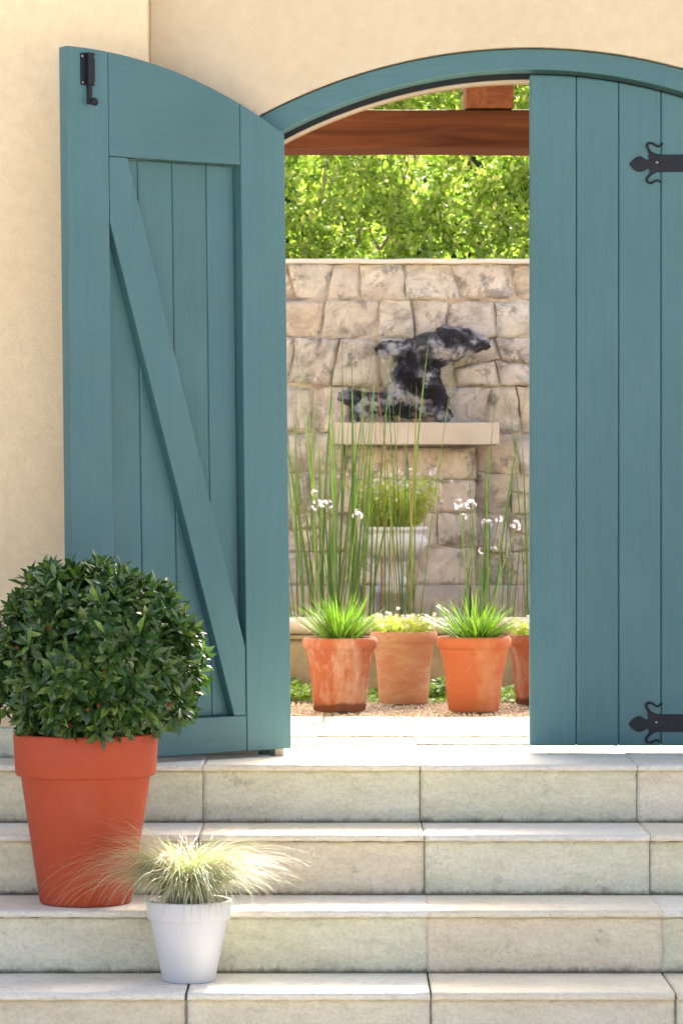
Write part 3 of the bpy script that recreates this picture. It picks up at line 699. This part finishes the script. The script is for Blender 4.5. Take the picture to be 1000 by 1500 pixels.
sc_ = mesh_obj('sculpture', sme, M_bronze, None, True); tag(sc_, 'dark bronze abstract sculpture with arched form on the stone shelf', 'sculpture')

# pond kerb (raised basin edge)
YK = 3.05; zk = P(0, 908, YK).z
kb = thing('pond_basin', 'raised stone pond basin with rounded pale rim behind the pots', 'pond', (0, YK, 0))
n_k = 14; prof = [(YK+.32, zk-.055), (YK+.32, zk), (YK+.03, zk)] + [(YK-.0-.028*sin(t_*pi/10), zk-.028+.028*cos(t_*pi/10)) for t_ in range(0, 11)] + [(YK+.03, zk-.058)]
x = -2.2
while x < 2.6:
    L = random.uniform(.7, .95); bm = bmesh.new()
    A = [bm.verts.new((x+.003, y, z)) for y, z in prof]; B = [bm.verts.new((x+L-.003, y, z)) for y, z in prof]
    bm.faces.new(A); bm.faces.new(B[::-1])
    for i in range(len(prof)): bm.faces.new((A[i], B[i], B[(i+1) % len(prof)], A[(i+1) % len(prof)]))
    from_bm('rim_stone', bm, M_kerb, kb); x += L
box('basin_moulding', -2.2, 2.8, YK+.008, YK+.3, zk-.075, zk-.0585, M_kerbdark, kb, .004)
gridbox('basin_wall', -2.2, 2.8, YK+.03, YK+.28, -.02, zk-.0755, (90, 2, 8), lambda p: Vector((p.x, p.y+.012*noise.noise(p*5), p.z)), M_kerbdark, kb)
wt = sheet('water', -2.2, 2.8, YK+.30, 4.93, zk-.09, M_water); tag(wt, 'dark still pond water among the reeds', kind='structure')

# urn
ux, uy = P(576, 0, 4.25).x, 4.25; su = S(uy)
un = thing('garden_urn', 'pale grey stone urn on a foot standing in the pond', 'urn', (ux, uy, 0))
zr = P(0, 772, uy).z
lathe('bowl', [(.0, zr-.02), (42/su, zr-.012), (45/su, zr), (49/su, zr+.001), (50/su, zr-.008), (48/su, zr-.018), (42/su, zr-.024), (44/su, zr-.034), (49/su, zr-.05), (50/su, zr-.065), (46/su, zr-.095), (34/su, zr-.125), (20/su, zr-.14), (12/su, zr-.15), (11/su, zr-.19), (18/su, zr-.215), (24/su, zr-.225), (24/su, zr-.25), (0, zr-.25)], M_urn, un, 48)
lathe('pedestal', [(0, zr-.2502), (30/su, zr-.2502), (30/su, zr-.28), (26/su, zr-.285), (26/su, .03), (32/su, .02), (32/su, -.02)], M_urn, un, 4)
def airy(parent, cx, cy, z0, rx, hgt, n_, m, fl_m, fl_n, leafL=.016, spread=.35):
    """stems with small leaves and dots of flower"""
    az = U(0, 2*pi, n_); rr = rx*np.sqrt(rng.random(n_))*.5
    base = np.stack([cx+rr*np.cos(az), cy+rr*np.sin(az), np.full(n_, z0)], 1)
    L = hgt*U(.55, 1.05, n_); tilt = U(0, .25, n_)+rr/rx*spread; dr = U(-.1, .5, n_)
    st = blades('stem', base, az, tilt, L, dr, np.full(n_, .0028), m, parent, 6); st['kind'] = 'stuff'
    V_, _ = blade_geo(base, az, tilt, L, dr, np.full(n_, .0028), 6); V_ = V_.reshape(n_, 7, 3, 3)[:, :, 1]
    k = 14; t = U(1, 5.9, (n_, k)); i0 = t.astype(int); fr_ = (t-i0)[..., None]
    A = V_[np.arange(n_)[:, None], i0]*(1-fr_)+V_[np.arange(n_)[:, None], i0+1]*fr_
    A = A.reshape(-1, 3); nn = len(A); d = rng.normal(0, 1, (nn, 3)); d[:, 2] += .6
    lf = leaves('foliage', A, d, rng.normal(0, .5, (nn, 3))+np.array([0, 0, 1.]), U(leafL*.6, leafL*1.2, nn), U(leafL*.3, leafL*.5, nn), m, parent); lf['kind'] = 'stuff'
    tips = V_[:fl_n % (n_+1) if fl_n <= n_ else n_, 6]
    tips = V_[rng.integers(0, n_, fl_n), 6]+rng.normal(0, .012, (fl_n, 3))
    q = np.repeat(tips, 5, 0); a5 = np.tile(np.arange(5)*1.257, fl_n)
    fd = np.stack([np.cos(a5), np.sin(a5)*.6-.3, np.sin(a5)*.8+.2], 1)
    fo = leaves('flower', q, fd, np.tile(np.array([[0, -1., .4]]), (len(q), 1)), np.full(len(q), .0085), np.full(len(q), .0075), fl_m, parent); fo['kind'] = 'stuff'
up = thing('urn_plant', 'airy yellow green plant with tiny white flowers growing in the urn', 'plant', (ux, uy, zr-.02))
airy(up, ux, uy, zr-.02, .20, .27, 330, M_yel, M_petalw, 110, .020, .75)

# ------------------------------------------------------------------ reeds in the pond
RV = []
for k in range(10):
    V_, F_ = blade_geo(np.zeros((1, 3)), np.array([0.]), np.array([U(0, .04, 1)[0]]), np.array([1.]), np.array([U(-.02, .16, 1)[0]]), np.array([.017]), 12)
    RV.append(npmesh('reed_blade', V_, F_))
RG, RO = RV[:7], RV[7:]
for m_ in RG: m_.materials.append(M_reed); m_.polygons.foreach_set('use_smooth', [True]*len(m_.polygons))
for m_ in RO: m_.materials.append(M_reedo); m_.polygons.foreach_set('use_smooth', [True]*len(m_.polygons))
def reed(parent, px, Y, top, lean, orange, w_=1.):
    b = P(px, 900, Y); z0 = zk-.10; top_z = P(px, top, Y).z; L = top_z-z0
    o = bpy.data.objects.new('reed_blade', random.choice(RO if orange else RG)); COL.objects.link(o); o.parent = parent
    o.matrix_parent_inverse = parent_world(parent).inverted()
    o.location = (b.x, Y, z0); o.scale = (w_, w_, L); o.scale = (L, w_, L)
    # turn the flat of the blade towards us, then lean sideways
    o.scale = (L, w_*(.5 if orange else .68), L); o.rotation_euler = (Matrix.Rotation(lean, 3, 'Y') @ Matrix.Rotation(random.uniform(-1.2, 1.2)+(0 if random.random() < .5 else pi), 3, 'Z')).to_euler()
RG_GROUP = 'reed clumps in the pond'
c1 = thing('reed_clump', 'dense tall green reed clump left of the urn', 'reeds', (P(500, 0, 3.9).x, 3.9, zk-.1), RG_GROUP)
for k in range(50):
    px = random.gauss(488, 34); px = min(560, max(430, px)); t = random.choice([480, 520, 540, 560, 600, 640, 680, 720])+random.uniform(-15, 30)
    reed(c1, px, random.uniform(3.6, 4.2), t, random.gauss(.0, .045)+(px-492)/600., random.random() < .05, random.uniform(.6, 1.3))
for px, tp, le in ((446, 510, -.06), (437, 560, -.05), (452, 590, -.03), (470, 520, .0), (466, 540, 0), (545, 465, .02), (530, 500, .03)):
    reed(c1, px, 3.8, tp, le, False, .8)
c2 = thing('reed_clump', 'sparser reed clump with orange tips in front of the urn', 'reeds', (P(590, 0, 3.7).x, 3.7, zk-.1), RG_GROUP)
for px, tp, le, og in ((582, 500, -.03, 1), (586, 520, -.02, 0), (592, 510, .01, 0), (598, 470, .05, 0), (575, 545, -.04, 1), (566, 560, -.02, 0), (608, 560, .02, 0), (600, 565, .0, 1), (560, 600, -.03, 0), (622, 520, .09, 0), (604, 620, .03, 0), (580, 640, 0, 0), (612, 680, .1, 1), (589, 560, .005, 0)):
    reed(c2, px-le*120, random.uniform(3.5, 3.9), tp, le, bool(og), random.uniform(.6, 1.1))
for k in range(22): reed(c2, random.uniform(555, 650), random.uniform(3.5, 4.1), random.uniform(770, 880), random.gauss(0, .07), random.random() < .25, random.uniform(.5, .9))
c3 = thing('reed_clump', 'loose reed clump at the right beside the closed leaf', 'reeds', (P(720, 0, 3.8).x, 3.8, zk-.1), RG_GROUP)
for px, tp, le, og in ((704, 540, .0, 0), (700, 660, -.01, 0), (712, 660, .03, 0), (720, 640, .06, 0), (716, 690, 0, 0), (706, 680, .02, 1), (726, 560, .1, 0), (735, 650, .03, 0), (770, 560, -.01, 0), (768, 640, -.01, 0), (774, 600, .01, 0), (765, 700, .01, 1), (778, 660, .0, 0), (790, 560, .02, 0), (800, 620, .03, 0), (668, 760, -.05, 0), (684, 800, .12, 0), (745, 700, .02, 0)):
    reed(c3, px-le*100, random.uniform(3.6, 4.0), tp, le, bool(og), random.uniform(.6, 1.1))
for k in range(24): reed(c3, random.uniform(690, 850), random.uniform(3.5, 4.1), random.uniform(620, 830), random.gauss(0, .06), random.random() < .15, random.uniform(.4, .8))

# ------------------------------------------------------------------ terracotta pots with plants
GP = 'terracotta pots on the gravel'
def clay_pot(px, top, bot, rimw, basew, Y, m, label, ribs=0):
    s = S(Y); x = P(px, 0, Y).x; h = (bot-top)/s + .0; r = rimw/2/s; rb = basew/2/s
    t = thing('terracotta_pot', label, 'pot', (x, Y, 0), GP)
    lathe('pot_body', [(0, .001), (rb-.006, .0), (rb, .004), (rb+(r*.87-rb)*.25, h*.25), (rb+(r*.87-rb)*.5, h*.49), (r*.885, h-.058), (r*.905, h-.054), (r*.90, h-.046), (r*.935, h-.042), (r*.985, h-.034), (r*1.0, h-.022), (r*.995, h-.010), (r*.96, h-.001), (r*.93, h), (r*.90, h-.004), (r*.86, h-.03), (0, h-.03)], m, t, 72, .01)
    lathe('soil', [(0, h-.018), (r*.4, h-.020), (r*.865, h-.026)], M_soil, t, 32, .05)
    return t, x, Y, h, r
def garlic(px_base, pot, n_, spread, label, tall, stems, bias=0):
    t, x, Y, h, r = pot; pl = thing('garden_plant', label, 'plant', (x, Y, h-.02), 'strappy flowering plants in the front pots')
    az = U(0, 2*pi, n_); rr = r*.42*np.sqrt(rng.random(n_))
    base = np.stack([x+rr*np.cos(az), Y+rr*np.sin(az), np.full(n_, h-.02)], 1)
    fo = blades('foliage', base, az+U(-.5, .5, n_), U(.0, .25, n_)+rr/(r*.42)*spread, tall*U(.6, 1.1, n_), U(.0, .7, n_), U(.004, .0075, n_), M_gblade, pl, 8); fo['kind'] = 'stuff'
    for (tx, ty, big) in stems:
        tip = P(tx, ty, Y); b = Vector((x+(tip.x-x)*.3, Y, h-.02)); mid = (b+tip)/2+Vector(((b.x-tip.x)*.18, 0, .02))
        pts_ = [b*(1-t_)**2+mid*2*t_*(1-t_)+tip*t_*t_ for t_ in [i/8 for i in range(9)]]
        sm_ = tube('flower_stem', pts_, .0022, M_gblade, pl, 6, .0015)
        nf = 9 if big else 4; fp, fd, fu = [], [], []
        for q_ in range(nf):
            cd = Vector((random.gauss(0, .8), random.gauss(0, .6), random.uniform(-.6, 1))).normalized(); cpos = tip+cd*random.uniform(.5, 1)*(.020 if big else .010)
            o1 = cd.orthogonal().normalized(); o2 = cd.cross(o1)
            for p_ in range(6):
                an = p_*pi/3+q_; fp.append(cpos); fd.append(o1*cos(an)+o2*sin(an)+cd*.45); fu.append(cd)
        nn = len(fp); leaves('flower_head', np.array(fp), np.array(fd), np.array(fu), np.full(nn, .0095), np.full(nn, .0034), M_petal, sm_, world=True)
    return pl
p1 = clay_pot(497.5, 932, 1040, 110, 76, 1.96, M_pot1, 'pale streaked terracotta pot with a dark foot, leftmost on the gravel')
p2 = clay_pot(591, 923, 1028, 99, 72, 2.42, M_pot2, 'lime washed terracotta pot set back between the two grassy pots')
p3 = clay_pot(693.5, 932, 1041, 110, 74, 1.96, M_pot3, 'clean bright orange terracotta pot with grassy plant')
p4 = clay_pot(792, 928, 1030, 102, 74, 2.36, M_pot1, 'terracotta pot half hidden behind the closed gate leaf')
garlic(0, p1, 230, .75, 'grassy plant with three lilac flower heads in the leftmost pot', .20, [(461, 722, 0), (480, 738, 1), (464, 740, 1), (523, 755, 1)])
garlic(0, p3, 250, .85, 'grassy plant with nodding lilac flowers in the bright orange pot', .19, [(672, 738, 1), (688, 738, 1), (713, 768, 1), (730, 760, 0), (756, 770, 1), (705, 806, 0), (722, 805, 0), (678, 757, 0)])
for pot, lab in ((p2, 'low spreading plant with small white flowers in the set back pot'), (p4, 'low flowering plant in the half hidden pot')):
    t, x, Y, h, r = pot; pl = thing('garden_plant', lab, 'plant', (x, Y, h-.02), 'low flowering plants in the rear pots')
    airy(pl, x, Y, h-.022, .19, .085, 170, M_yel, M_petalw, 60, .014, .9)

# leafy ground cover along the basin
gcv = thing('ground_cover', 'leafy green ground cover at the foot of the pond basin', 'ground cover', (0, 2.8, 0)); gcv['kind'] = 'stuff'
cp = []
for (xa, xb, ya, yb, hh, n_) in ((380, 462, 2.55, 3.02, .085, 1500), (400, 436, 2.85, 3.02, .12, 500), (618, 662, 2.65, 3.0, .10, 900), (520, 640, 2.75, 3.0, .04, 700), (735, 760, 2.5, 2.9, .06, 300), (770, 900, 2.6, 3.0, .08, 900), (200, 380, 2.6, 3.0, .09, 900), (455, 660, 2.55, 2.75, .018, 350)):
    Yv = U(ya, yb, n_); X_ = (U(xa, xb, n_)-500)*(Yv+DG)/FP
    zz = np.array([hh*(.55+.5*noise.noise(Vector((a*9, b*9, 0)))) for a, b in zip(X_, Yv)])*rng.random(n_)**.4
    cp.append(np.stack([X_, Yv, np.maximum(zz, .0)-.01], 1))
cp = np.concatenate(cp); nn = len(cp); d = rng.normal(0, 1, (nn, 3)); d[:, 2] = np.abs(d[:, 2])*.5
l_ = U(.014, .028, nn); fo = leaves('foliage', cp, d, rng.normal(0, .4, (nn, 3))+np.array([0, -.3, 1.]), l_, l_*.7, M_cover, gcv); fo['kind'] = 'stuff'

# ------------------------------------------------------------------ big rust pot and clipped shrub
YB = 8.225-DG; xB = P(126, 0, YB).x; sB = S(YB); zB = -2*RH
bpot = thing('plant_pot', 'large matte rust red pot with a wide band rim on the steps', 'pot', (xB, YB, zB))
Hb = (1322-1073)/sB; rr_ = 106.5/sB; r2 = 95/sB; r3 = 67/sB; hb = Hb-62/sB
lathe('pot_body', [(0, .0), (r3-.004, .0), (r3, .004), (r2-.001, hb-.004), (r2+.001, hb)], M_rust, bpot, 96)
lathe('pot_rim', [(r2+.001, hb), (rr_-.010, hb+.001), (rr_-.0065, hb+.006), (rr_-.001, Hb-.006), (rr_-.003, Hb-.001), (rr_-.007, Hb), (rr_-.016, Hb), (rr_-.019, Hb-.004), (rr_-.022, Hb-.05), (0, Hb-.05)], M_rust, bpot, 96)
lathe('soil', [(0, Hb-.006), (.08, Hb-.008), (rr_-.0205, Hb-.02)], M_soil, bpot, 40, .1)

shr = thing('clipped_shrub', 'rounded dark green glossy leaved shrub in the large rust pot', 'shrub', (xB, YB, zB+Hb-.01))
cS = Vector((P(141, 0, YB).x, YB, P(0, 966, YB).z)); ax = np.array([.250, .252, .228])
def sprays(nn, rmin, rmax, per, Lr):
    d = norm(rng.normal(0, 1, (nn, 3)))
    lump = np.array([1+.16*noise.noise(Vector(a*2.9))+.05*noise.noise(Vector(a*7)) for a in d])
    c = np.array(cS)[None]+d*ax[None]*(lump*U(rmin, rmax, nn))[:, None]
    rad_ = np.hypot(c[:, 0]-xB, c[:, 1]-YB); ok = (c[:, 2] > zB+Hb+.008) | ((rad_ > rr_-.012) & (c[:, 2] > zB+Hb-.04-.02*rng.random(len(c)))) & ((rad_ > rr_+.006) | (c[:, 2] > zB+Hb))
    under = (c[:, 2] < zB+Hb+.05) & (rng.random(nn) < .5) & (c[:, 0] > xB+.02)
    c, d = c[ok & ~under], d[ok & ~under]
    tip = norm(d + rng.normal(0, .35, d.shape) + np.array([[0, 0, .35]])); n1 = len(c)
    o1 = norm(np.cross(tip, np.array([[.31, .2, 1.]]))); o2 = np.cross(tip, o1); PP, DD, UU, LLs, WWs = [], [], [], [], []
    a0 = U(0, 6.28, n1)
    for k in range(per):
        an = a0+k*2.399; rad = o1*np.cos(an)[:, None]+o2*np.sin(an)[:, None]; q = k/per
        PP.append(c+tip*(-.028+.030*q)); DD.append(tip*(.25+.8*q)+rad*(1-.45*q)+rng.normal(0, .12, c.shape)+np.array([[0, 0, -.12]])); UU.append(tip-rad*.3+rng.normal(0, .1, c.shape))
        l_ = U(Lr[0], Lr[1], n1)*(1-.25*q); LLs.append(l_); WWs.append(l_*U(.28, .38, n1))
    return [np.concatenate(z_) for z_ in (PP, DD, UU, LLs, WWs)]
A = sprays(1050, .88, 1.10, 8, (.044, .066)); B = sprays(900, .62, .9, 7, (.038, .055))
A = [np.concatenate([a_, b_]) for a_, b_ in zip(A, B)]
front = np.argsort(A[0][:, 1] + .0*rng.random(len(A[0])))[:2600]; pick = rng.choice(front, 300, replace=False)
mask = np.ones(len(A[0]), bool); mask[pick] = False
fo = leaves('foliage', *[a_[mask] for a_ in A], M_shrub, shr); fo['kind'] = 'stuff'
lm = npmesh('leaf', LEAF*np.array([[.33, 1, 1]]), LEAF_F); lm.materials.append(M_shrub); lm.polygons.foreach_set('use_smooth', [True]*8)
iv = parent_world(shr).inverted()
for i in pick:
    d = Vector(A[1][i]).normalized(); s = d.cross(Vector(A[2][i])).normalized(); u = s.cross(d)
    o = bpy.data.objects.new('leaf', lm); COL.objects.link(o); o.parent = shr; o.matrix_parent_inverse = iv
    mt = Matrix((s, d, u)).transposed().to_4x4(); mt.translation = Vector(A[0][i])
    o.matrix_basis = mt @ Matrix.Scale(A[3][i], 4)
# buds
nb = 26; d = norm(rng.normal(0, 1, (nb, 3))*np.array([1, .6, 1])+np.array([[0, -.8, 0]])); c = np.array(cS)+d*ax*1.02
fo = leaves('bud', np.repeat(c, 3, 0), np.repeat(d, 3, 0)+rng.normal(0, .4, (nb*3, 3)), rng.normal(0, 1, (nb*3, 3)), np.full(nb*3, .014), np.full(nb*3, .008), M_bud, shr); fo['kind'] = 'stuff'
base = Vector((xB+.02, YB, zB+Hb-.02))
for k in range(34):
    d = Vector((random.gauss(0, 1), random.gauss(0, 1), random.uniform(-.35, 1.2))).normalized()
    end = cS+Vector((d.x*ax[0], d.y*ax[1], d.z*ax[2]))*random.uniform(.8, .95)
    if end.z < zB+Hb: continue
    mid = base.lerp(end, .5)+Vector((random.uniform(-.03, .03), random.uniform(-.03, .03), random.uniform(0, .05)))
    b0 = base+Vector((random.uniform(-.03, .03), random.uniform(-.03, .03), 0))
    tube('branch', [b0*(1-t)**2+mid*2*t*(1-t)+end*t*t for t in [i/7 for i in range(8)]], .007, M_twig, shr, 6, .0018)

# ------------------------------------------------------------------ white pot and sedge
YC = 7.925-DG; xC = P(277, 0, YC).x; sC = S(YC); zC = -3*RH
wp = thing('plant_pot', 'small matte white pot with a banded rim on the lower step', 'pot', (xC, YC, zC))
Hc = .205; R1 = 63.5/sC; R2 = 58/sC; R3 = 38.5/sC; hc = Hc-28/sC
lathe('pot_body', [(0, 0), (R3-.003, 0), (R3, .003), (R2-.002, hc-.001)], M_white, wp, 80, .004)
lathe('pot_rim', [(R2-.002, hc-.001), (R1-.006, hc), (R1-.004, hc+.003), (R1-.001, Hc-.004), (R1-.002, Hc-.001), (R1-.005, Hc), (R1-.010, Hc), (R1-.013, Hc-.003), (R1-.016, Hc-.03), (0, Hc-.03)], M_white, wp, 80, .004)
lathe('soil', [(0, Hc-.012), (.03, Hc-.013), (R1-.0145, Hc-.017)], M_soil, wp, 32, .1)
sg = thing('ornamental_grass', 'fine pale arching sedge spilling from the small white pot', 'grass plant', (xC-.005, YC, zC+Hc))
def sedge(name, n_, Lr, tl, dr, m, azc=None, wr=(.0011, .0022), cx=0):
    az = U(0, 2*pi, n_) if azc is None else rng.normal(azc[0], azc[1], n_)
    ba = U(0, 2*pi, n_); rr = .042*np.sqrt(rng.random(n_))
    base = np.stack([xC-.003+cx+rr*np.cos(ba)+.012*np.cos(az), YC+rr*np.sin(ba)*.8, np.full(n_, zC+Hc-.015)], 1)
    f = blades(name, base, az, U(tl[0], tl[1], n_), U(Lr[0], Lr[1], n_), U(dr[0], dr[1], n_), U(wr[0], wr[1], n_), m, sg, 16); f['kind'] = 'stuff'
sedge('blade_cluster', 620, (.17, .30), (.0, .6), (1.5, 2.8), M_carex, None, (.0016, .0027))
sedge('blade_cluster', 380, (.14, .24), (.0, .6), (1.0, 2.3), M_carexg, None, (.0016, .0028))
sedge('blade_cluster', 270, (.20, .34), (.05, .65), (1.5, 2.9), M_carex, (pi, .8), (.0014, .0024))
sedge('blade_cluster', 260, (.19, .31), (.05, .65), (1.5, 2.9), M_carex, (0, .65), (.0014, .0022))
sedge('blade_cluster', 150, (.26, .38), (.2, .85), (1.0, 2.6), M_carexo, (pi, .6), (.0013, .0021))
sedge('blade_cluster', 45, (.26, .38), (.3, .9), (1.0, 2.5), M_carexo, (0, .5), (.0012, .0018))
sedge('blade_cluster', 160, (.15, .26), (.2, .8), (1.8, 3.0), M_carex, (-pi/2, .7), (.0014, .0024))
sedge('blade_cluster', 34, (.40, .50), (.6, 1.0), (2.0, 2.5), M_carex, (pi, .5), (.0010, .0015))
sedge('blade_cluster', 16, (.40, .50), (.6, 1.0), (1.9, 2.3), M_carex, (0, .4), (.0009, .0013))
